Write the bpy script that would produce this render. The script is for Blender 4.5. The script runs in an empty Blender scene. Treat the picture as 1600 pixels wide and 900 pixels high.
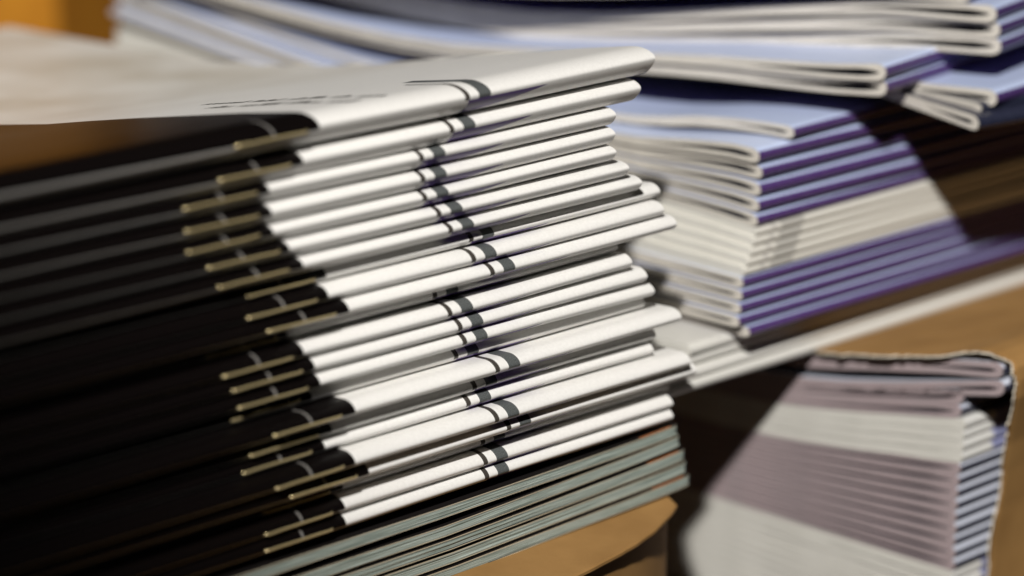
import bpy, math, random
import numpy as np
from mathutils import Vector

random.seed(7)
rng = np.random.default_rng(7)
SC = bpy.context.scene
COL = SC.collection
MM = 0.001
Q = math.sqrt(0.5)

# ------------------------------------------------------------------ camera, light, exposure
# Frame of the place: the spines of the front stack run along s (45 deg to the view), n points out of
# the spines, z is up; origin on the spine face of the front stack.  All tables below are in millimetres.
def W(u, n, z):
    return Vector(((u + n) * Q * MM, (u - n) * Q * MM, z * MM))

PITCH = math.radians(15.4)
DIST = 0.370
cam_d = bpy.data.cameras.new("camera")
cam = bpy.data.objects.new("camera", cam_d)
COL.objects.link(cam)
cam.location = (0, -DIST * math.cos(PITCH), DIST * math.sin(PITCH))
cam.rotation_euler = (math.radians(90) - PITCH, 0, 0)
cam_d.lens = 100
cam_d.sensor_width = 36
cam_d.clip_start = 0.02
cam_d.clip_end = 20
cam_d.dof.use_dof = True
cam_d.dof.focus_distance = 0.373
cam_d.dof.aperture_fstop = 10.5
SC.camera = cam

world = bpy.data.worlds.new("World")
SC.world = world
world.use_nodes = True
wb = world.node_tree.nodes["Background"]
wb.inputs[0].default_value = (1.0, 0.86, 0.70, 1)
wb.inputs[1].default_value = 0.007

def lamp(name, kind, loc, aim, power, color, size):
    d = bpy.data.lights.new(name, kind)
    o = bpy.data.objects.new(name, d)
    COL.objects.link(o)
    o.location = loc
    o.rotation_euler = (Vector(aim) - Vector(loc)).to_track_quat('-Z', 'Y').to_euler()
    d.energy = power
    d.color = color
    if kind == 'SPOT':
        d.shadow_soft_size = size
        d.spot_size = math.radians(17.5)
        d.spot_blend = 0.55
    return o

EL = math.radians(38.5)
AZ = math.radians(7)
LD = Vector((-math.sin(AZ) * math.cos(EL), -math.cos(AZ) * math.cos(EL), math.sin(EL)))
lamp("key_lamp", 'SPOT', LD * 1.3 + W(30, 0, 0), (0.034, 0.195, 0), 98, (1.0, 0.965, 0.91), 0.026)

SC.view_settings.view_transform = 'Standard'
SC.view_settings.look = 'None'
SC.view_settings.gamma = 1
SC.view_settings.use_curve_mapping = False
SC.view_settings.exposure = 0
SC.cycles.max_bounces = 8
SC.cycles.use_denoising = True

# ------------------------------------------------------------------ material helpers
class NT:
    def __init__(self, name):
        m = bpy.data.materials.new(name)
        m.use_nodes = True
        self.m, self.t = m, m.node_tree
        self.b = self.t.nodes["Principled BSDF"]
    def n(self, kind):
        return self.t.nodes.new(kind)
    def val(self, sock, x):
        if isinstance(x, (int, float)):
            sock.default_value = x
        elif isinstance(x, tuple):
            sock.default_value = (*x, 1) if len(x) == 3 else x
        else:
            self.t.links.new(x, sock)
    def math(self, op, a, b=0.0):
        q = self.n("ShaderNodeMath"); q.operation = op
        self.val(q.inputs[0], a); self.val(q.inputs[1], b)
        return q.outputs[0]
    def mix(self, f, a, b):
        q = self.n("ShaderNodeMix"); q.data_type = 'RGBA'
        self.val(q.inputs[0], f); self.val(q.inputs[6], a); self.val(q.inputs[7], b)
        return q.outputs[2]
    def uv(self):
        q = self.n("ShaderNodeUVMap"); q.uv_map = "UVMap"
        s = self.n("ShaderNodeSeparateXYZ")
        self.t.links.new(q.outputs[0], s.inputs[0])
        return s.outputs[0], s.outputs[1], q.outputs[0]
    def noise(self, vec, scale, detail=3, stretch=(1, 1, 1), rough=0.5):
        mp = self.n("ShaderNodeMapping"); mp.inputs['Scale'].default_value = stretch
        self.t.links.new(vec, mp.inputs[0])
        q = self.n("ShaderNodeTexNoise")
        q.inputs['Scale'].default_value = scale
        q.inputs['Detail'].default_value = detail
        q.inputs['Roughness'].default_value = rough
        self.t.links.new(mp.outputs[0], q.inputs['Vector'])
        return q.outputs[0]
    def ramp(self, f, stops):
        q = self.n("ShaderNodeValToRGB")
        e = q.color_ramp.elements
        while len(e) < len(stops):
            e.new(0.5)
        for k, (p, c) in enumerate(stops):
            e[k].position = p
            e[k].color = (*c, 1)
        self.t.links.new(f, q.inputs[0])
        return q.outputs[0]
    def between(self, x, a, b):
        return self.math('MULTIPLY', self.math('GREATER_THAN', x, a), self.math('LESS_THAN', x, b))
    def obj(self):
        q = self.n("ShaderNodeTexCoord")
        return q.outputs['Object']
    def bump(self, h, strength, dist):
        q = self.n("ShaderNodeBump")
        q.inputs['Strength'].default_value = strength
        q.inputs['Distance'].default_value = dist
        self.t.links.new(h, q.inputs['Height'])
        self.t.links.new(q.outputs[0], self.b.inputs['Normal'])
    def done(self, color, rough, spec=0.5, metal=0.0, coat=0.0):
        self.val(self.b.inputs['Base Color'], color)
        self.val(self.b.inputs['Roughness'], rough)
        self.b.inputs['Specular IOR Level'].default_value = spec
        self.b.inputs['Metallic'].default_value = metal
        self.b.inputs['Coat Weight'].default_value = coat
        self.b.inputs['Coat Roughness'].default_value = 0.12
        return self.m

def mat_front_cover():
    k = NT("printed_white_cover")
    u, v, uv = k.uv()
    front = k.math('GREATER_THAN', v, -0.42)
    back = k.math('SUBTRACT', 1.0, front)
    grain = k.noise(uv, 2.2, 2)
    half = k.noise(uv, 9.0, 1)
    white = k.ramp(grain, [(0.3, (0.77, 0.76, 0.74)), (0.7, (0.83, 0.82, 0.80))])
    cloud = k.noise(uv, 0.035, 3)
    far = k.n('ShaderNodeMapRange'); far.inputs[1].default_value = 35; far.inputs[2].default_value = 80
    k.t.links.new(v, far.inputs[0])
    pic = k.ramp(cloud, [(0.38, (0.54, 0.48, 0.38)), (0.58, (0.78, 0.75, 0.69))])
    white = k.mix(k.math('MULTIPLY', far.outputs[0], 0.75), white, pic)
    ink = k.ramp(half, [(0.35, (0.050, 0.055, 0.056)), (0.65, (0.13, 0.14, 0.14))])
    c = white
    c = k.mix(k.math('MULTIPLY', front, k.math('MULTIPLY', k.between(u, 2.0, 4.1), k.math('LESS_THAN', v, 15.0))), c, ink)
    c = k.mix(k.math('MULTIPLY', front, k.math('MULTIPLY', k.between(u, -0.40, 0.40), k.math('LESS_THAN', v, 12.0))), c, (0.055, 0.048, 0.042))
    slant = k.math('ADD', 16.5, k.math('MULTIPLY', v, 4.5))
    pur = k.math('MULTIPLY', back, k.math('MULTIPLY', k.math('GREATER_THAN', u, 0.3), k.math('LESS_THAN', u, slant)))
    c = k.mix(pur, c, (0.085, 0.045, 0.20))
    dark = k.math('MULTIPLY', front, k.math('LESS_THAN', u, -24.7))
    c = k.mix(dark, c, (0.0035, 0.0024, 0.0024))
    ring = k.math('MULTIPLY', front, k.math('MULTIPLY', k.between(u, -32.0, -31.65), k.math('LESS_THAN', v, 5.0)))
    c = k.mix(ring, c, (0.20, 0.19, 0.18))
    k.bump(k.noise(uv, 0.35, 2), 0.05, 0.0004)
    return k.done(c, k.math('SUBTRACT', 0.34, k.math('MULTIPLY', dark, 0.0)), 0.26)

def mat_two_tone(name, front_c, back_c, v0, stripe=None):
    k = NT(name)
    u, v, uv = k.uv()
    f = k.math('GREATER_THAN', v, v0)
    g = k.noise(uv, 0.8, 3)
    c = k.mix(f, back_c, front_c)
    if stripe:
        for a, b, col, amt in stripe:
            wob = k.math('ADD', u, k.math('MULTIPLY', k.noise(uv, 0.9, 1), 1.6))
            c = k.mix(k.math('MULTIPLY', k.between(wob, a, b), amt), c, col)
    c = k.mix(k.math('MULTIPLY', g, 0.12), c, (0.60, 0.60, 0.62) if min(front_c) > .5 else (0.20, 0.22, 0.36))
    k.bump(g, 0.08, 0.0004)
    return k.done(c, 0.33, 0.5, coat=0.08)

def mat_edge(name, lo, hi, freq=5.0):
    """cut paper edges: thin sheet lines across the block"""
    k = NT(name)
    u, v, uv = k.uv()
    n1 = k.noise(uv, freq, 2, (0.03, 1, 1), 0.7)
    n2 = k.noise(uv, 1.4, 3, (0.3, 1, 1))
    c = k.ramp(n1, [(0.33, lo), (0.66, hi)])
    c = k.mix(k.math('MULTIPLY', n2, 0.25), c, lo)
    k.bump(n1, 0.25, 0.0001)
    return k.done(c, 0.75, 0.25)

def mat_board(name, base, dark, rough=0.75):
    k = NT(name)
    o = k.obj()
    n1 = k.noise(o, 90, 5)
    n2 = k.noise(o, 1400, 3, (1, 1, 0.25), 0.7)
    c = k.ramp(n1, [(0.3, dark), (0.7, base)])
    c = k.mix(k.math('MULTIPLY', n2, 0.35), c, dark)
    k.bump(n2, 0.25, 0.0002)
    return k.done(c, rough, 0.3)

def mat_plain(name, c, rough, metal=0.0, spec=0.5):
    k = NT(name)
    g = k.noise(k.obj(), 900, 2)
    col = k.mix(k.math('MULTIPLY', g, 0.3), c, tuple(x * 0.7 for x in c))
    return k.done(col, rough, spec, metal)

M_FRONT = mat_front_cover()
PERI = (0.56, 0.66, 0.93)
PURP = (0.050, 0.007, 0.14)
M_BLUE = mat_two_tone("periwinkle_and_purple_cover", PERI, PURP, 0.80)
M_BLUE_LOW = mat_two_tone("periwinkle_and_purple_cover_low", PERI, PURP, 0.74)
M_PURPLE = mat_two_tone("deep_purple_spine_cover", PERI, PURP, 1.0)
M_CREAM = mat_two_tone("cream_cover", (0.72, 0.70, 0.64), (0.66, 0.64, 0.58), 0.0,
                       [(6.5, 11.5, (0.30, 0.29, 0.27), 0.6), (4.2, 5.4, (0.42, 0.40, 0.38), 0.5)])
M_CREAM2 = mat_two_tone("plain_cream_cover", (0.70, 0.69, 0.65), (0.62, 0.61, 0.57), 0.0)
M_NAVY = mat_two_tone("pale_and_navy_cover", (0.62, 0.66, 0.78), (0.008, 0.011, 0.04), 0.42)
M_SHADE_DARK = mat_two_tone("shade_dark_cover", (0.012, 0.014, 0.03), (0.008, 0.011, 0.03), 0.0)  # near-black colour stands in for shade on the two lower jutting booklets
M_WHITE2 = mat_two_tone("white_spine_cover", (0.72, 0.72, 0.70), (0.70, 0.70, 0.68), 0.0,
                        [(8.0, 40.0, (0.20, 0.22, 0.45), 0.9)])
M_PAGE = mat_edge("cream_page_edges", (0.47, 0.44, 0.40), (0.68, 0.645, 0.58))
M_PAGE_W = mat_edge("white_page_edges", (0.52, 0.51, 0.47), (0.68, 0.67, 0.63), 3.0)
M_PAGE_L = mat_edge("lavender_page_edges", (0.27, 0.235, 0.245), (0.44, 0.34, 0.355), 3.0)
M_GREEN = mat_edge("grey_green_page_edges", (0.20, 0.25, 0.22), (0.52, 0.58, 0.54), 9.0)
M_BOARD = mat_board("brown_cardboard", (0.40, 0.225, 0.078), (0.28, 0.15, 0.048))
M_ORANGE = mat_board("orange_cardboard", (0.78, 0.33, 0.03), (0.62, 0.24, 0.02))
M_TORN = mat_plain("pale_torn_cardboard_edge", (0.66, 0.60, 0.50), 0.8)
M_BRASS = mat_plain("brass_wire", (0.80, 0.66, 0.36), 0.28, 0.6)
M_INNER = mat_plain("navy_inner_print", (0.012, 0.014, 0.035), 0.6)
M_TABLE = mat_board("dark_table", (0.050, 0.030, 0.018), (0.030, 0.018, 0.010), 0.6)
M_INK = mat_plain("black_ink", (0.02, 0.018, 0.016), 0.5)
M_SHEET = mat_plain("cover_paper_edge", (0.62, 0.56, 0.42), 0.7)

def mat_black_orange():
    k = NT("black_cover_with_orange_flash")
    u, v, uv = k.uv()
    sl = k.math('ADD', u, k.math('MULTIPLY', v, 1.1))
    c = k.mix(k.math('MULTIPLY', k.between(sl, -7.5, -1.0), k.between(v, 0.12, 0.30)), (0.012, 0.010, 0.010), (0.80, 0.26, 0.07))
    return k.done(c, 0.4, 0.4)
M_FLASH = mat_black_orange()

# ------------------------------------------------------------------ mesh helpers
def obj(name, verts, faces, mats, parent=None, uvs=None, mi=None, smooth=None):
    me = bpy.data.meshes.new(name)
    me.from_pydata([tuple(v) for v in verts], [], faces)
    for m in (mats if isinstance(mats, (list, tuple)) else [mats]):
        me.materials.append(m)
    if mi is not None:
        me.polygons.foreach_set("material_index", mi)
    if smooth is not None:
        me.polygons.foreach_set("use_smooth", smooth)
    if uvs is not None:
        lay = me.uv_layers.new(name="UVMap")
        li = np.empty(len(me.loops), dtype=np.int32)
        me.loops.foreach_get("vertex_index", li)
        lay.data.foreach_set("uv", np.asarray(uvs, dtype=np.float32)[li].ravel())
    me.update()
    o = bpy.data.objects.new(name, me)
    COL.objects.link(o)
    if parent is not None:
        o.parent = parent
    return o

def thing(name, label, cat, loc, rz=0.0, group=None):
    o = bpy.data.objects.new(name, None)
    COL.objects.link(o)
    o.location = loc
    o.rotation_euler = (0, 0, rz)
    o.empty_display_size = 0.005
    o["label"] = label
    o["category"] = cat
    if group:
        o["group"] = group
    return o

def tag(o, label, cat, group=None, kind=None):
    if label:
        o["label"] = label
        o["category"] = cat
    if group:
        o["group"] = group
    if kind:
        o["kind"] = kind
    return o

def tube(path, r, sides=8):
    """round wire along a polyline; returns verts, faces"""
    V, Fc = [], []
    P = [Vector(p) for p in path]
    for i, p in enumerate(P):
        d = (P[min(i + 1, len(P) - 1)] - P[max(i - 1, 0)]).normalized()
        a = d.cross(Vector((0, 0, 1)))
        if a.length < 1e-6:
            a = Vector((1, 0, 0))
        a.normalize()
        b = d.cross(a)
        for k in range(sides):
            t = 2 * math.pi * k / sides
            V.append(p + a * (r * math.cos(t)) + b * (r * math.sin(t)))
    for i in range(len(P) - 1):
        for k in range(sides):
            Fc.append((i * sides + k, i * sides + (k + 1) % sides,
                       (i + 1) * sides + (k + 1) % sides, (i + 1) * sides + k))
    Fc.append(tuple(range(sides))[::-1])
    Fc.append(tuple((len(P) - 1) * sides + k for k in range(sides)))
    return V, Fc

def ribbon(name, outer, inner, xs, warp, mats, parent, xref, capmm=1.0):
    """thick folded sheet: outer and inner curves in (w, z), swept along the spine.
    mats = (outer, inner, cut edges)"""
    N, X = len(outer), len(xs)
    V, UV, Fc, MI, SM = [], [], [], [], []
    arc = [0.0]
    for a, b in zip(outer[:-1], outer[1:]):
        arc.append(arc[-1] + math.hypot(b[0] - a[0], b[1] - a[1]))
    mid = min(range(N), key=lambda k: outer[k][0])
    arc = [arc[mid] - a for a in arc]            # + front (top), - back (bottom)
    def sheet(cur, flip, m):
        b0 = len(V)
        for x in xs:
            for k in range(N):
                dn, dz = warp(x, cur[k][0])
                V.append((x * MM, (cur[k][0] + dn) * MM, (cur[k][1] + dz) * MM))
                UV.append((x - xref, arc[k]))
        for i in range(X - 1):
            for k in range(N - 1):
                q = (b0 + i * N + k, b0 + i * N + k + 1, b0 + (i + 1) * N + k + 1, b0 + (i + 1) * N + k)
                Fc.append(q[::-1] if flip else q)
                MI.append(m); SM.append(True)
    sheet(outer, False, 0)
    sheet(inner, True, 1)
    for x, flip in ((xs[0], True), (xs[-1], False)):
        b0 = len(V)
        for k in range(N):
            for cur, t in ((outer, 0.0), (inner, 1.0)):
                dn, dz = warp(x, cur[k][0])
                V.append((x * MM, (cur[k][0] + dn) * MM, (cur[k][1] + dz) * MM))
                UV.append((abs(arc[k]), t * capmm + (3.1 if arc[k] > 0 else 0.0)))
        for k in range(N - 1):
            q = (b0 + 2 * k, b0 + 2 * k + 1, b0 + 2 * k + 3, b0 + 2 * k + 2)
            Fc.append(q[::-1] if flip else q)
            MI.append(2); SM.append(False)
    for k in (0, N - 1):                          # fore edge strips
        b0 = len(V)
        for x in xs:
            for cur, t in ((outer, 0.0), (inner, 1.0)):
                dn, dz = warp(x, cur[k][0])
                V.append((x * MM, (cur[k][0] + dn) * MM, (cur[k][1] + dz) * MM))
                UV.append((x, t * capmm))
        for i in range(X - 1):
            Fc.append((b0 + 2 * i, b0 + 2 * i + 1, b0 + 2 * i + 3, b0 + 2 * i + 2))
            MI.append(2); SM.append(False)
    return obj(name, V, Fc, mats, parent, UV, MI, SM)

WID, LEN = 148.0, 210.0
WS = [0, .03, .12, .27, .48, .75, 1.05, 1.4, 1.8, 2.4, 3.2, 4.4, 6, 8, 10.5, 14, 18, 23, 29, 36, 45, 55, 66, 78, 90, 104, 118, 133, 148]

def booklet(label, u, n, z, h, level, toward, cover_mat, page_mat, th=0.0, group=None, slit=0.30,
            slit_len=16.0, nose=1.7, xref=0.0, wave=0.06, xbend=None, name="booklet", cat="booklet",
            hfar=0.80, wscale=1.0, inner_mat=None, nose_b=None, ridge=0.0):
    """saddle stitched booklet.  Its visible spine corner stands at (u, n); spine centre at height z.
    toward = -1: runs to -s (corner is its far end); +1: runs to +s.
    level(w) -> height of its middle w mm behind the spine, and thickness factor."""
    base = z - h
    root = thing(name, label, cat, W(u, n, base), math.radians(45 + th), group)
    if toward > 0:
        xs = np.concatenate([[0, 5, 15, 35, 60, 95, 140], [LEN]])
    else:
        xs = -np.concatenate([[0, 6, 14, 24, 35, 46, 58, 70, 85, 105, 130, 165], [LEN]])[::-1]
    p1, p2, p3 = rng.uniform(0, 6.28, 3)
    def warp(x, w):
        f = math.exp(-w / 50)
        dz = wave * f * (math.sin(x / 17 + p1) + .6 * math.sin(x / 7.5 + p2))
        dn = wave * 1.3 * f * math.sin(x / 23 + p3)
        if xbend:
            dz += f * xbend(x)
        return dn, dz
    top, bot, itop, ibot = [], [], [], []
    for w in WS:
        w = w * wscale
        c, tf = level(w)
        hh = h * (hfar + (1 - hfar) * math.exp(-w / 28)) * tf
        hu = hd = hh
        if nose_b:
            rg = ridge * hh * max(0.0, 1 - w / max(nose, nose_b))
            hu = rg + (hh - rg) * (1 - max(0.0, 1 - w / nose) ** 1.9) ** (1 / 1.5)
            hd = -rg + (hh + rg) * (1 - max(0.0, 1 - w / nose_b) ** 1.7) ** (1 / 1.4)
        elif w < nose:
            q = 1 - w / nose
            hu = hd = hh * (1 - q ** 2.5) ** (1 / 2.3)
        g = 0.0
        if w > 1.0:
            t = (w - 1.0) / slit_len
            g = slit * (min(1, t * 9) ** 0.6) * max(0.0, 1 - t) ** 0.9 + 0.012
        g = max(0.0, min(g, hu * 0.6, hd * 0.6))
        top.append((w, c - base + hu)); bot.append((w, c - base - hd))
        wi = max(w, 1.0)
        ci = level(wi)[0] if w < 1.0 else c
        itop.append((wi, ci - base + g)); ibot.append((wi, ci - base - g))
    outer = top[::-1] + bot[1:]
    inner = itop[::-1] + ibot[1:]
    # cover shell
    def off(cur, d):
        out = []
        for k in range(len(cur)):
            a = cur[max(k - 1, 0)]; b = cur[min(k + 1, len(cur) - 1)]
            tx, tz = b[0] - a[0], b[1] - a[1]
            l = math.hypot(tx, tz) or 1
            out.append((cur[k][0] + tz / l * d, cur[k][1] - tx / l * d))
        return out
    co, ci_ = off(outer, -0.14), off(outer, -0.015)
    if co[len(co) // 2][0] > outer[len(outer) // 2][0]:
        co, ci_ = off(outer, 0.14), off(outer, 0.015)
    pg = ribbon("pages", outer, inner, xs, warp, (page_mat, inner_mat or page_mat, page_mat), root, xref, h)
    cv = ribbon("cover", co, ci_, xs, warp, (cover_mat, page_mat, page_mat), root, xref, 0.12)
    return root, cv, warp, base, level, h

ORD = ["topmost", "second", "third", "fourth", "fifth", "sixth", "seventh", "eighth", "ninth", "tenth", "eleventh",
       "twelfth", "thirteenth", "fourteenth", "fifteenth", "sixteenth", "seventeenth", "eighteenth", "nineteenth",
       "twentieth", "twenty-first", "twenty-second", "lowest"]

# ------------------------------------------------------------------ the surface everything rests on
def slab(name, u0, u1, n0, n1, z0, z1, mat, parent=None, bev=0.0):
    V = [W(u, n, z) for z in (z0, z1) for u, n in ((u0, n0), (u1, n0), (u1, n1), (u0, n1))]
    Fc = [(0, 1, 2, 3), (7, 6, 5, 4), (0, 4, 5, 1), (1, 5, 6, 2), (2, 6, 7, 3), (3, 7, 4, 0)]
    return obj(name, V, Fc, mat, parent)

table = slab("table", -600, 900, -900, 500, -96, -76, M_TABLE)
table["kind"] = "structure"

# ------------------------------------------------------------------ flat carton under the front stack
def front_carton():
    edge = [(34, -30.0), (33.0, -8.0), (32.2, -1.0), (30.6, 2.2), (28, 3.6), (22, 6.2), (16.4, 7.9), (11, 9.0), (5.3, 9.9), (-2.9, 10.9), (-14, 11.8),
            (-40, 13), (-90, 14), (-190, 14), (-190, -30)]
    inv = W(-60, -60, -75.9)
    root = thing("cardboard_carton", "flat brown cardboard carton under the front booklet stack, its edge bulging out", "carton", inv, 0)
    # refine and roughen the cut edge of the flap
    ring = []
    for (p, q) in zip(edge[:-1], edge[1:]):
        m = max(1, int(math.hypot(q[0] - p[0], q[1] - p[1]) / 1.2)) if q[0] > -40 else 6
        for j in range(m):
            t = j / m
            ring.append((p[0] + (q[0] - p[0]) * t + rng.normal(0, .02), p[1] + (q[1] - p[1]) * t + rng.normal(0, .025)))
    ring.append(edge[-1])
    nr = len(ring)
    sag = lambda n: 0.05 * max(0.0, n + 1.0)
    V, Fc = [], []
    rows = [(0.0, -37.05), (0.25, -36.85), (0.9, -36.8)]
    for ins, z in rows:
        for u, n in ring:
            V.append(W(u - ins * .3, n - ins, z - sag(n)) - inv)
    b0 = len(V)
    for u, n in ring:
        V.append(W(u - 8, min(n - 8, -8.0), -36.78) - inv)
    c0 = len(V)
    for u, n in ring:
        V.append(W(u, n, -37.45 - sag(n)) - inv)
    d0 = len(V)
    for u, n in ring:
        V.append(W(u - 8, min(n - 8, -8.0), -37.4) - inv)
    def strip(p, q):
        for k in range(nr - 1):
            Fc.append((p + k, p + k + 1, q + k + 1, q + k))
    strip(0, nr); strip(nr, 2 * nr); strip(2 * nr, b0); strip(c0, 0); strip(d0, c0)
    obj("top_flap", V, Fc, M_BOARD, root, smooth=[False] * len(Fc))
    o = slab("top_panel", -190, 38, -150, -7.5, -38.0, -36.82, M_BOARD)
    o.parent = root; o.location = -inv
    wall = [(33.2, -150), (33.2, -3.5), (32.7, -1.6), (31.6, -.5), (29, .9), (26, 2.4), (22, 4.2), (18, 5.6), (13, 7.0), (8, 8.0), (2, 8.9), (-6, 9.7), (-14, 10.2), (-60, 11.5), (-190, 12), (-190, -150)]
    V, Fc = [], []
    nw = len(wall)
    for z in (-75.9, -60, -48, -38.1):
        for u, n in wall:
            V.append(W(u, n, z) - inv)
    for i in range(3):
        for k in range(nw):
            Fc.append((i * nw + k, i * nw + (k + 1) % nw, (i + 1) * nw + (k + 1) % nw, (i + 1) * nw + k))
    obj("side_wall", V, Fc, M_BOARD, root, smooth=[True] * len(Fc))
front_carton()

# ------------------------------------------------------------------ five dark booklets lying fore edge out, under the white ones
H_R = [(33.1, -26.35), (33.9, -28.2), (34.9, -30.45), (35.6, -32.55), (36.1, -34.5)]
H_L = [-27.0, -29.7, -31.7, -33.8, -35.7]
HNAME = ["topmost", "second", "middle", "fourth", "lowest"]
for i in range(5):
    ue, zr = H_R[i]
    zl = H_L[i]
    n0 = -0.4 + rng.uniform(-.25, .25)
    thk = 1.50
    root = thing("booklet", f"{HNAME[i]} of the five black-covered booklets showing grey-green page edges under the white stack",
                 "booklet", W(ue, n0, zr - thk), math.radians(45), "black-covered booklets laid fore edge out")
    def zt(x):                                  # top of this booklet at x mm from the right end (x <= 0)
        t = min(1.0, -x / 46.0)
        return (zl - zr) * t + thk - 0.30 * (1 - math.exp(x / 7.0)) * math.exp(x / 40.0)
    xs = [-0.0, -0.25, -0.9, -2, -4, -8, -14, -22, -34, -46, -60, -80, -110, -150, -200][::-1]
    # page block: sheets with their own little ledges
    ns = 9
    cuts = np.cumsum(rng.uniform(.6, 1.4, ns)); cuts = np.concatenate([[0], cuts]) / cuts[-1]
    lo, hi = 0.13, thk - 0.13
    V, Fc, UV = [], [], []
    for s in range(ns):
        za, zb = lo + (hi - lo) * cuts[s], lo + (hi - lo) * cuts[s + 1] - 0.012
        out = rng.uniform(-.10, .06)
        endo = rng.uniform(-.25, .1)
        ph = rng.uniform(0, 6.28)
        b0 = len(V)
        for x in xs:
            zo = zt(x) - thk
            xx = min(x, 0) + (endo if x > -3 else 0)
            o2 = out + .05 * math.sin(x / 9 + ph) + 0.28 * math.exp(x / .35)
            for (w, zz) in ((140, za), (o2 + .03, za), (o2, za + .02), (o2, zb - .02), (o2 + .03, zb), (140, zb)):
                V.append((xx * MM, w * MM, (zo + zz) * MM))
                UV.append((x * .4, zz * 1.0 + s * 1.7 + i * 3))
        for a in range(len(xs) - 1):
            for k in range(5):
                Fc.append((b0 + a * 6 + k, b0 + a * 6 + k + 1, b0 + (a + 1) * 6 + k + 1, b0 + (a + 1) * 6 + k))
        e = b0 + (len(xs) - 1) * 6
        Fc.append(tuple(e + k for k in range(6)))
    obj("pages", V, Fc, M_GREEN, root, UV)
    for nm, za, zb in (("front_cover", thk - 0.12, thk), ("back_cover", 0.0, 0.12)):
        V, Fc, UV, MI = [], [], [], []
        for x in xs:
            zo = zt(x) - thk
            o2 = -0.10 + .06 * math.sin(x / 11 + i) + 0.25 * math.exp(x / .35) + (rng.uniform(-.03, .03))
            for (w, zz) in ((148, za), (o2, za), (o2, zb), (148, zb)):
                V.append((x * MM, w * MM, (zo + zz) * MM)); UV.append((x, w))
        for a in range(len(xs) - 1):
            for k in range(4):
                Fc.append((a * 4 + k, a * 4 + (k + 1) % 4, (a + 1) * 4 + (k + 1) % 4, (a + 1) * 4 + k))
                MI.append(1 if k == 1 else 0)
        e = (len(xs) - 1) * 4
        Fc.append((e, e + 1, e + 2, e + 3)); MI.append(1)
        obj(nm, V, Fc, (M_FLASH, M_SHEET), root, UV, MI)
    # spine on the hidden far side
    V = [(x * MM, w * MM, z * MM) for x in (-200, -1) for w, z in ((141, .14), (147.5, .14), (148.2, thk / 2), (147.5, thk - .14), (141, thk - .14))]
    obj("spine", V, [(k, k + 1, k + 6, k + 5) for k in range(4)] + [(0, 1, 2, 3, 4), (9, 8, 7, 6, 5)], M_FLASH, root)

# ------------------------------------------------------------------ front stack of 23 white booklets
DROP_W = [0, 14.4, 26.8, 39.8, 59, 82.7, 93.6, 120, 148]
DROP_Z = [0, 2.17, 4.36, 6.65, 10.4, 13.6, 14.3, 15.2, 15.8]
def main_level(z):
    def f(w):
        c = np.interp(w, DROP_W, DROP_Z) / 53.4
        return -25 + (z + 25) * (1 - c), 1 - c * 0.9
    return f

# (u of the thin band, n, z, du to the end, half thickness)
MAIN = [
    (-8.9, 1.0, 26.5, 34.9, 1.85), (-11.0, 0.3, 22.6, 35.0, 1.50), (-16.0, 0, 19.85, 35.4, 1.16), (-15.8, 0, 17.1, 35.2, 1.14),
    (-15.5, 0, 14.6, 35.0, 1.12), (-13.2, 0.1, 12.2, 35.2, 1.10), (-11.2, 0.2, 9.75, 35.8, 1.06), (-6.0, -1.5, 7.55, 36.0, .98),
    (-7.1, 0.1, 5.4, 36.2, 1.02), (-4.3, 0.7, 3.2, 35.4, 1.0), (-12.0, -2.0, 1.1, 34.2, .98), (-11.2, 0, -1.0, 34.2, 1.0),
    (-9.5, 0.1, -3.2, 35.4, 1.0), (-8.8, 0.2, -5.35, 36.2, .98), (-8.8, -1.5, -7.5, 36.2, .95), (-4.6, 1.9, -9.55, 35.6, .98),
    (-7.0, 0.1, -11.75, 34.9, 1.0), (-8.0, -.1, -13.85, 35.6, .98), (-5.2, 2.3, -16.0, 38.0, 1.0), (-1.8, 1.1, -18.3, 37.2, 1.0),
    (-3.8, -1.7, -20.5, 36.8, .96), (-4.9, 0, -22.55, 36.6, .98), (-4.8, 0, -24.65, 36.6, 1.0)]
EXTRA = {0: "top", 7: "set back in shadow", 10: "set back in deep shadow", 14: "set back in shadow",
         15: "pushed out", 18: "pushed furthest out", 20: "set back in shadow"}
first = None
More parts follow.
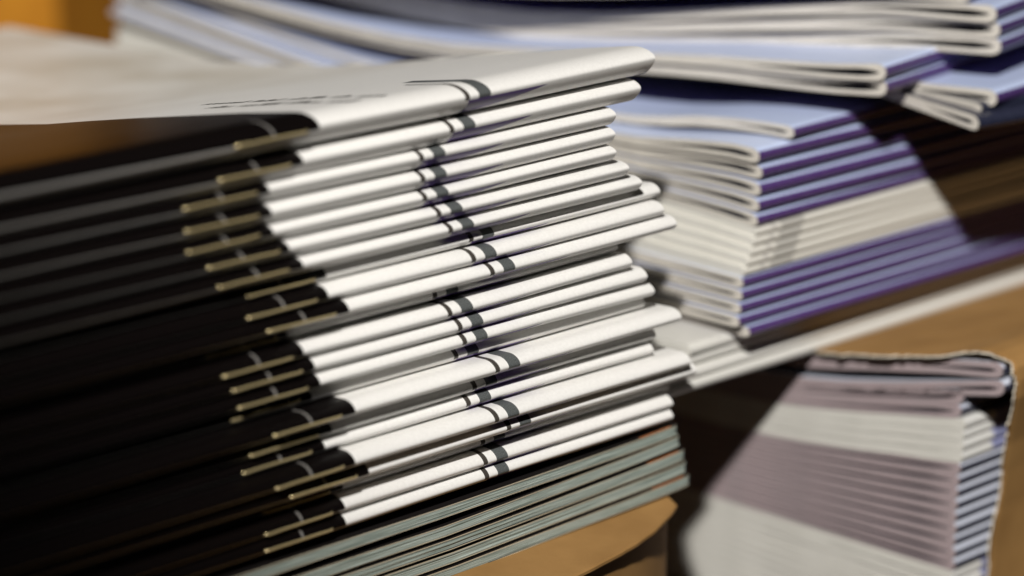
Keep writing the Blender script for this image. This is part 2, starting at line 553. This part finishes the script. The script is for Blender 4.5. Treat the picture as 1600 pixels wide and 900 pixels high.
for i, (ub, n, z, du, h) in enumerate(MAIN):
    if i == 0:
        lab = "topmost white booklet with black spine end, its cover lying open to view, front stack"
    elif i == 22:
        lab = "lowest white booklet of the front stack, resting on the black-covered ones"
    else:
        lab = f"white stapled booklet, {ORD[i]} from the top of the front stack" + (f", {EXTRA[i]}" if i in EXTRA else "")
    d_end = float(np.clip([.47, .51, .06, .26, .36, .19, .34, .22, .19, .27, .16, .42, .04, -.28, -.23, -.11, -.29, -.36, -.5, -.3, -.45, -.3, .06][i], -.5, .45)) * .7
    def xb(x, du=du, d=d_end):
        return d * max(0.0, (x + du) / du) ** 1.3 if x > -du else 0.0
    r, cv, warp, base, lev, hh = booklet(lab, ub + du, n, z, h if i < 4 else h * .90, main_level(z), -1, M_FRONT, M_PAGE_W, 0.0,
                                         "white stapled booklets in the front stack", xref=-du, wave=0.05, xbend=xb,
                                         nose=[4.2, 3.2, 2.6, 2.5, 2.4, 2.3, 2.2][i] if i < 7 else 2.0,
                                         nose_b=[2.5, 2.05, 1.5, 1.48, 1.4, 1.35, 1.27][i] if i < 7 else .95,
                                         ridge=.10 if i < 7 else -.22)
    # staple
    s0 = -du - 24.7 - 12.9 + rng.uniform(-.35, .35)
    sl = 10.9
    zc = (.04 if i < 7 else -.28) + rng.uniform(-.12, .12) * h
    R = 0.16
    path = []
    for t, dw in ((0, .55), (0.0, .1), (.12, -.14), (.45, -.24), (2.5, -.25), (5.5, -.24), (8.4, -.25), (sl - .45, -.24), (sl - .12, -.14), (sl, .1), (sl, .55)):
        x = s0 + t
        dn, dz = warp(x, 0)
        path.append((x * MM, (dw - .10 + dn) * MM, (z - base + zc + dz + 0.03 * (t - 5) * rng.uniform(-.2, .6)) * MM))
    V, Fc = tube(path, R * MM, 10)
    obj("staple", V, Fc, M_BRASS, r, smooth=[True] * (len(Fc) - 2) + [False, False])
    if i == 0:
        first = (r, cv, warp, base, lev, hh, du, ub)

# hand-lettered looking title lines on the top cover: illegible strokes running away from the spine
def title():
    r, cv, warp, base, lev, h, du, ub = first
    def surf(x, w):
        c, tf = lev(w)
        hh = h * (.80 + .20 * math.exp(-w / 28)) * tf
        dn, dz = warp(x, w)
        return Vector((x * MM, (w + dn) * MM, (c - base + hh + .155 + dz) * MM))
    V, Fc = [], []
    def stroke(a, b, wd):
        d = Vector((b[0] - a[0], b[1] - a[1]))
        if d.length < 1e-4:
            return
        p = Vector((-d.y, d.x)).normalized() * wd / 2
        b0 = len(V)
        for q in ((a[0] - p.x, a[1] - p.y), (b[0] - p.x, b[1] - p.y), (b[0] + p.x, b[1] + p.y), (a[0] + p.x, a[1] + p.y)):
            V.append(surf(*q))
        Fc.append((b0, b0 + 1, b0 + 2, b0 + 3))
    rr = random.Random(3)
    x_of = lambda u: u - (ub + du)
    for u0, w0, w1 in ((-20.4, 3.6, 36), (-25.3, 3.8, 31)):
        w = w0
        while w < w1:
            for letter in range(rr.randint(3, 7)):
                adv = rr.uniform(.9, 1.35)
                hi = 2.3 if rr.random() > .72 else 1.35
                x = x_of(u0 - (w - w0) * .04)
                p = [(x, w), (x + hi, w + adv * .25), (x + hi * .75, w + adv * .55), (x + .1, w + adv * .7), (x + .15, w + adv)]
                for a, b in zip(p[:-1], p[1:]):
                    stroke(a, b, rr.uniform(.26, .42))
                w += adv
            w += 1.3
    o = obj("printed_lettering", V, Fc, M_INK, cv)
title()

# ------------------------------------------------------------------ right-hand stack
CW = [0, 5, 12, 17, 23, 40, 60, 80, 93, 104, 114, 122, 133, 148]
C_TOP = [10.1, 10.25, 9.7, 9.1, 8.4, 7.7, 7.8, 8.5, 9.3, 10.6, 12.0, 13.0, 14.4, 16.5]
C_EB = [-1.7, -1.2, -.7, -.4, .1, 1.4, 3.0, 4.8, 5.9, 6.8, 7.5, 8.4, 9.6, 11.2]
C_CB = [-8.3, -8.2, -8.1, -8.0, -7.9, -7.5, -6.8, -5.6, -4.6, -4.0, -3.4, -2.8, -2.2, -1.5]
C_PB = [-17.7] * 14
Z0S = [-17.7, -8.3, -1.7, 10.1]
def right_level(z):
    k = 0 if z < -8.3 else (1 if z < -1.7 else 2)
    def f(w):
        L = [np.interp(w, CW, c) for c in (C_PB, C_CB, C_EB, C_TOP)]
        zz = np.interp(z, Z0S, L)
        return float(zz), float((L[k + 1] - L[k]) / (Z0S[k + 1] - Z0S[k]))
    return f
def curve_level(W_, Z_, t_far=0.75):
    def f(w):
        return float(np.interp(w, W_, Z_)), float(np.interp(w, [0, 40, 80], [1, t_far, t_far]))
    return f

GR = "booklets in the right-hand stack"
# purple group at the bottom of the stack
for i, (u, n, z, h) in enumerate([(48.7, -2, -9.2, .68), (48.5, -2, -11.05, .68), (48.3, -2, -12.95, .70), (48.0, -2, -14.9, .70), (49.6, -1.4, -16.65, .60)]):
    lab = ["pale blue and purple booklet right below the cream group in the right-hand stack",
           "second purple-backed booklet below the cream group, right-hand stack",
           "third purple-backed booklet below the cream group, right-hand stack",
           "fourth purple-backed booklet below the cream group, right-hand stack",
           "all-purple spined booklet at the very bottom of the purple stack, right"][i]
    booklet(lab, u, n, z, h, right_level(z), 1, M_BLUE_LOW if i < 4 else M_PURPLE, M_PAGE, rng.uniform(-.1, .1), GR,
            inner_mat=M_INNER, slit=.26, slit_len=15, nose=1.2, wave=.03)
for i, (u, z) in enumerate([(51.6, -2.35), (51.0, -3.7), (50.3, -5.05), (49.6, -6.4), (49.0, -7.7)]):
    lab = f"cream booklet, {['uppermost', 'second', 'third', 'fourth', 'lowest'][i]} of the pale group inside the right-hand stack"
    booklet(lab, u, -2.2 + rng.uniform(-.2, .2), z, .64, right_level(z), 1, M_CREAM, M_PAGE_W, rng.uniform(-.3, .3),
            "cream booklets inside the right-hand stack", slit=.02, slit_len=8, nose=1.0, wave=.03, hfar=.95)
for i, (u, n, z, h) in enumerate([(51.6, -2, -.6, .82), (51.8, -2, 1.6, .88), (52.0, -2, 3.95, .90), (52.3, -2, 6.35, .90), (51.6, -2, 8.85, .98)]):
    lab = ["pale blue booklet resting directly on the cream group, right-hand stack",
           "pale blue spined booklet second above the cream group, right-hand stack",
           "booklet with a wholly purple spine above the pale blue ones, right-hand stack",
           "pale blue and purple booklet second under the wavy one, right-hand stack",
           "pale blue covered booklet directly under the wavy loose one, right-hand stack"][i]
    booklet(lab, u, n, z, h, right_level(z), 1, M_PURPLE if i == 2 else M_BLUE, M_PAGE, rng.uniform(-.2, .8), GR, inner_mat=M_INNER, slit=.44,
            slit_len=21, nose=1.8, wave=.03)
# single wavy booklet
booklet("thin wavy pale blue booklet lying set back on the right-hand stack", 58.7, -1.6, 11.3, .80,
        curve_level([0, 5, 11, 20, 26, 35, 60, 93, 114, 133, 148], [11.3, 11.35, 11.15, 10.35, 9.2, 8.75, 8.9, 10.3, 13.0, 15.4, 17.5], .6), 1,
        M_BLUE, M_PAGE, 2.5, GR, inner_mat=M_INNER, slit=.28, slit_len=11, nose=1.5, wave=.05)
# three booklets sticking out at the right
booklet("tilted booklet poking out lowest at the right, below the pale blue one", 76.1, 18.0, 12.9, .95,
        curve_level([0, 12, 20, 30, 45, 70, 148], [12.9, 14.0, 14.7, 14.6, 13.2, 12.0, 19.2], .4), 1, M_SHADE_DARK, M_PAGE, -7, GR, inner_mat=M_INNER, slit=.36, slit_len=9, nose=1.4)
booklet("booklet hidden in shadow between the tilted one and the pale blue one, right", 79.0, 16.4, 14.6, .62,
        curve_level([0, 15, 30, 45, 70, 148], [14.5, 15.1, 15.3, 14.2, 12.9, 19.8], .4), 1, M_SHADE_DARK, M_PAGE, -3, GR, slit=.12, slit_len=6, nose=1.2)
booklet("pale blue covered booklet poking out at the right beneath the two-booklet pair", 80.9, 17.5, 15.85, 1.12,
        curve_level([0, 10, 15, 30, 45, 70, 148], [15.85, 15.7, 15.75, 15.9, 15.0, 13.6, 20.4], .35), 1, M_BLUE, M_PAGE, 6, GR, inner_mat=M_INNER, slit=.39, slit_len=15, nose=1.7)
# pair
BW = [0, 8.7, 15, 31, 42, 60, 80, 95, 110, 133, 148]
BZ = [17.6, 16.9, 16.65, 16.2, 15.6, 14.4, 13.4, 13.9, 15.2, 18.0, 20.0]
BZ2 = [19.95, 19.2, 18.9, 18.2, 17.4, 15.9, 14.7, 15.1, 16.4, 19.3, 21.3]
booklet("lower of the two paired booklets overhanging the right-hand stack", 69.4, 6.6, 17.6, 1.12, curve_level(BW, BZ, .55), 1, M_BLUE, M_PAGE, 8.5, GR,
        inner_mat=M_INNER, slit=.55, slit_len=24, nose=1.7)
booklet("upper of the two paired booklets, broad pale blue cover in view, right-hand stack", 68.6, 6.8, 19.95, 1.15, curve_level(BW, BZ2, .55), 1, M_BLUE, M_PAGE, 8.5, GR,
        inner_mat=M_INNER, slit=.58, slit_len=24, nose=1.8)
# three on top
AW = [0, 17, 35, 63, 81, 102, 116, 133, 148]
for i, (u, n, z) in enumerate([(86.3, 14.0, 22.25), (86.0, 14.0, 24.75), (85.0, 14.0, 27.2)]):
    up = i
    Z_ = [z, z - .7 + .1 * up, z - 2.7 + .1 * up, z - 5.3 - .55 * up, z - 5.9 - .9 * up, z - 5.0 - 1.0 * up, z - 3.6 - 1.0 * up, z - 1.6 - 1.0 * up, z + .2 - 1.0 * up]
    booklet(["lowest", "middle", "topmost"][i] + " of the three looped booklets on top of the right-hand stack", u, n, z, 1.18,
            curve_level(AW, Z_, .6), 1, M_BLUE, M_PAGE, 13, GR, inner_mat=M_INNER, slit=.58, slit_len=26, nose=1.8)

booklet("booklet lying askew on the very top of the right-hand stack, shading those below", 84.0, 10.0, 29.7, 1.15,
        curve_level(AW, [29.7, 29.4, 28.0, 25.4, 24.6, 25.4, 26.6, 28.2, 30.0], .6), 1, M_BLUE, M_PAGE, 19, GR, inner_mat=M_INNER, slit=.40, slit_len=20, nose=1.8)

# ------------------------------------------------------------------ cream booklets under the right-hand stack
for i, (u, n, z, h, th) in enumerate([(41.0, -5.0, -18.45, .78, 1.2), (39.8, -5.4, -20.1, .80, 0.2), (33.5, -4.6, -21.8, .80, .3), (31.5, -4.4, -23.45, .82, 0.0)]):
    booklet(f"cream booklet, {['uppermost', 'second', 'third', 'lowest'][i]} of the four carrying the purple stack on the carton", u, n, z, h,
            (lambda zz: (lambda w: (zz, 1.0)))(z), 1, M_CREAM2, M_PAGE_W, th, "cream booklets under the right-hand stack", slit=.03, slit_len=6,
            nose=1.4, wave=.05, hfar=1.0)

# ------------------------------------------------------------------ open carton at the right with its booklets
UG = 70.0
GW = [0, 8, 18, 30, 42, 70, 148]
GF = [0, .22, .50, .80, 1.0, 1.1, 1.2]
def g_level(z, w0=0.0):
    def f(w):
        c = np.interp(w - w0, GW, GF)
        return float(-53.1 + (z + 53.1) * (1 - .26 * c)), float(1 - .26 * c)
    return f
gl = []
def gb(label, n, z, h, cm, pm, du=0.0, lev=None, **kw):
    booklet(label, UG + du, n, z, h, lev or g_level(z, 0.0), 1, cm, pm, 0.0, "booklets inside the open carton", wave=.03, **kw)
gb("topmost booklet in the open carton, jutting out under its torn panel", 28.4, -20.3, 1.05, M_NAVY, M_PAGE_L,
   lev=curve_level([0, 9.6, 18.8, 32, 35.5, 60, 148], [-20.3, -21.7, -23.4, -26.0, -26.7, -27.2, -27.4], .8), inner_mat=M_INNER, slit=.33, slit_len=14)
gb("second booklet in the open carton, jutting out over the gap", 28.8, -22.8, 1.05, M_NAVY, M_PAGE_L, inner_mat=M_INNER, slit=.33, slit_len=14)
gb("third booklet in the open carton, right above a blue-black gap", 21.9, -25.7, 1.1, M_NAVY, M_PAGE_L, inner_mat=M_INNER, slit=.36, slit_len=30)
gb("fourth booklet in the open carton, lying on its white group", 21.5, -27.95, 1.05, M_NAVY, M_PAGE_L, inner_mat=M_INNER, slit=.36, slit_len=30)
for i in range(4):
    gb(f"white booklet, {['uppermost', 'second', 'third', 'lowest'][i]} of the white group in the open carton", 22.2 + (.2, 0, .1, -.1)[i], -29.75 - 1.68 * i, .80, M_WHITE2, M_PAGE_W,
       slit=.02, slit_len=6, nose=.9, hfar=.97)
for i in range(9):
    gb(f"lavender-edged booklet, {['topmost', 'second', 'third', 'fourth', 'fifth', 'sixth', 'seventh', 'eighth', 'lowest'][i]} below the white group in the open carton",
       21.9 - .06 * i + rng.uniform(-.2, .2), -36.65 - 1.87 * i, .88, M_NAVY, M_PAGE_L, inner_mat=M_INNER, slit=.34, slit_len=48, nose=1.0, hfar=.93)
for i in range(12):
    gb(f"white booklet, {(ORD[:11] + ['lowest'])[i]} of the pile at the foot of the open carton", 21.3, -53.4 - 1.75 * i - .1, .84, M_WHITE2, M_PAGE_W,
       slit=.02, slit_len=6, nose=.9, hfar=.97)

def open_carton():
    inv = W(110, 0, -74.8)
    root = thing("cardboard_carton", "open brown cardboard carton at the right, torn open to show booklet ends", "carton", inv, 0)
    # profile of the folded sheet: along the top (n falling inwards), round the corner, down the wall
    prof = [(-128, -25.6), (-90, -25.5), (-50, -25.3), (-20, -25.15), (-7, -24.95), (-3.5, -24.2), (4, -22.9), (9.6, -21.8), (14, -21.0), (18.8, -20.0),
            (22, -19.0), (25, -18.2), (27.5, -18.1), (29.3, -18.6), (30.2, -19.6), (30.5, -21.4), (30.2, -24), (29.0, -27.5), (27.4, -32), (26.2, -37),
            (25.2, -43), (24.6, -50), (24.4, -57), (24.4, -74.6)]
    left = [64, 66, 69, 70.2, 69.8, 68.9, 68.2, 67.6, 67.9, 68.5, 69.4, 69.4, 69.5, 69.4, 69.6, 70.0, 70.6, 71.6, 73.0, 74.0, 74.2, 74.2, 74.0, 74]
    T = 0.38
    N = len(prof)
    nrm = []
    for k in range(N):
        a, b = prof[max(k - 1, 0)], prof[min(k + 1, N - 1)]
        tx, tz = b[0] - a[0], b[1] - a[1]
        l = math.hypot(tx, tz)
        nrm.append((-tz / l, tx / l))
    # refine along the profile so the torn edge can wander
    P, Lf, Nn = [], [], []
    for k in range(N - 1):
        m = 8 if k > 3 else 3
        for j in range(m):
            t = j / m
            P.append((prof[k][0] * (1 - t) + prof[k + 1][0] * t, prof[k][1] * (1 - t) + prof[k + 1][1] * t))
            Lf.append(left[k] * (1 - t) + left[k + 1] * t)
            Nn.append((nrm[k][0] * (1 - t) + nrm[k + 1][0] * t, nrm[k][1] * (1 - t) + nrm[k + 1][1] * t))
    P.append(prof[-1]); Lf.append(left[-1]); Nn.append(nrm[-1])
    K = len(P)
    tear = np.convolve(rng.normal(0, .6, K + 4), np.ones(5) / 5, 'valid') + rng.normal(0, .45, K) * (rng.random(K) > .95)
    us = [0, .35, 1.2, 4, 12, 30, 80, 150]
    V, Fc, MI = [], [], []
    for side in (0, 1):
        for k in range(K):
            for j, du in enumerate(us):
                u = Lf[k] + du + tear[k] * math.exp(-du / .8) + (0.25 if side and j == 0 else 0) * rng.uniform(0, 1)
                if j == len(us) - 1:
                    u = 284
                th = T * side * (0.55 if j == 0 else 1)
                sgn = -1 if True else 1
                V.append(W(u, P[k][0] - Nn[k][0] * th * -sgn * -1, P[k][1] - Nn[k][1] * th * -sgn * -1) - inv)
    J = len(us)
    half = K * J
    for side in (0, 1):
        for k in range(K - 1):
            for j in range(J - 1):
                a = side * half + k * J + j
                q = (a, a + 1, a + J + 1, a + J)
                Fc.append(q if side else q[::-1]); MI.append(0)
    for k in range(K - 1):
        a = k * J
        Fc.append((a, a + J, half + a + J, half + a)); MI.append(1)
        a = k * J + J - 1
        Fc.append((a, half + a, half + a + J, a + J)); MI.append(0)
    for k in (0, K - 1):
        for j in range(J - 1):
            a = k * J + j
            Fc.append((a, a + 1, half + a + 1, half + a)); MI.append(0)
    obj("folded_panel", V, Fc, (M_BOARD, M_TORN), root, mi=MI, smooth=[m == 0 for m in MI])
    sl = slab("base_panel", 70.6, 283.5, -127.5, 23.5, -75.9, -74.7, M_BOARD, None)
    sl.parent = root
    sl.matrix_parent_inverse.identity()
    sl.location = -inv
    bw = slab("end_panel", 70.6, 283.5, -129.5, -128.2, -74.6, -25.8, M_BOARD, None)
    bw.parent = root
    bw.location = -inv
open_carton()

# ------------------------------------------------------------------ orange-brown box standing far behind, upper left
def back_box():
    inv = W(20, -290, -75.9)
    root = thing("cardboard_box", "orange-brown box standing out of focus behind the stacks, upper left", "box", inv, 0)
    def b(nm, u0, u1, n0, n1, z0, z1, m):
        o = slab(nm, u0, u1, n0, n1, z0, z1, m)
        o.parent = root
        o.location = -inv
        return o
    foot = [(-140, -303), (152, -303), (152, -281), (119, -262), (-140, -262)]
    V = [W(u, n, z) - inv for z in (-75.9, 70) for u, n in foot]
    obj("side_wall", V, [(0, 1, 2, 3, 4), (9, 8, 7, 6, 5)] + [(k, k + 5, (k + 1) % 5 + 5, (k + 1) % 5) for k in range(5)], M_ORANGE, root)
    b("lid_flap", -141.5, 154, -301, -260.6, 70.2, 72.5, M_ORANGE)
back_box()
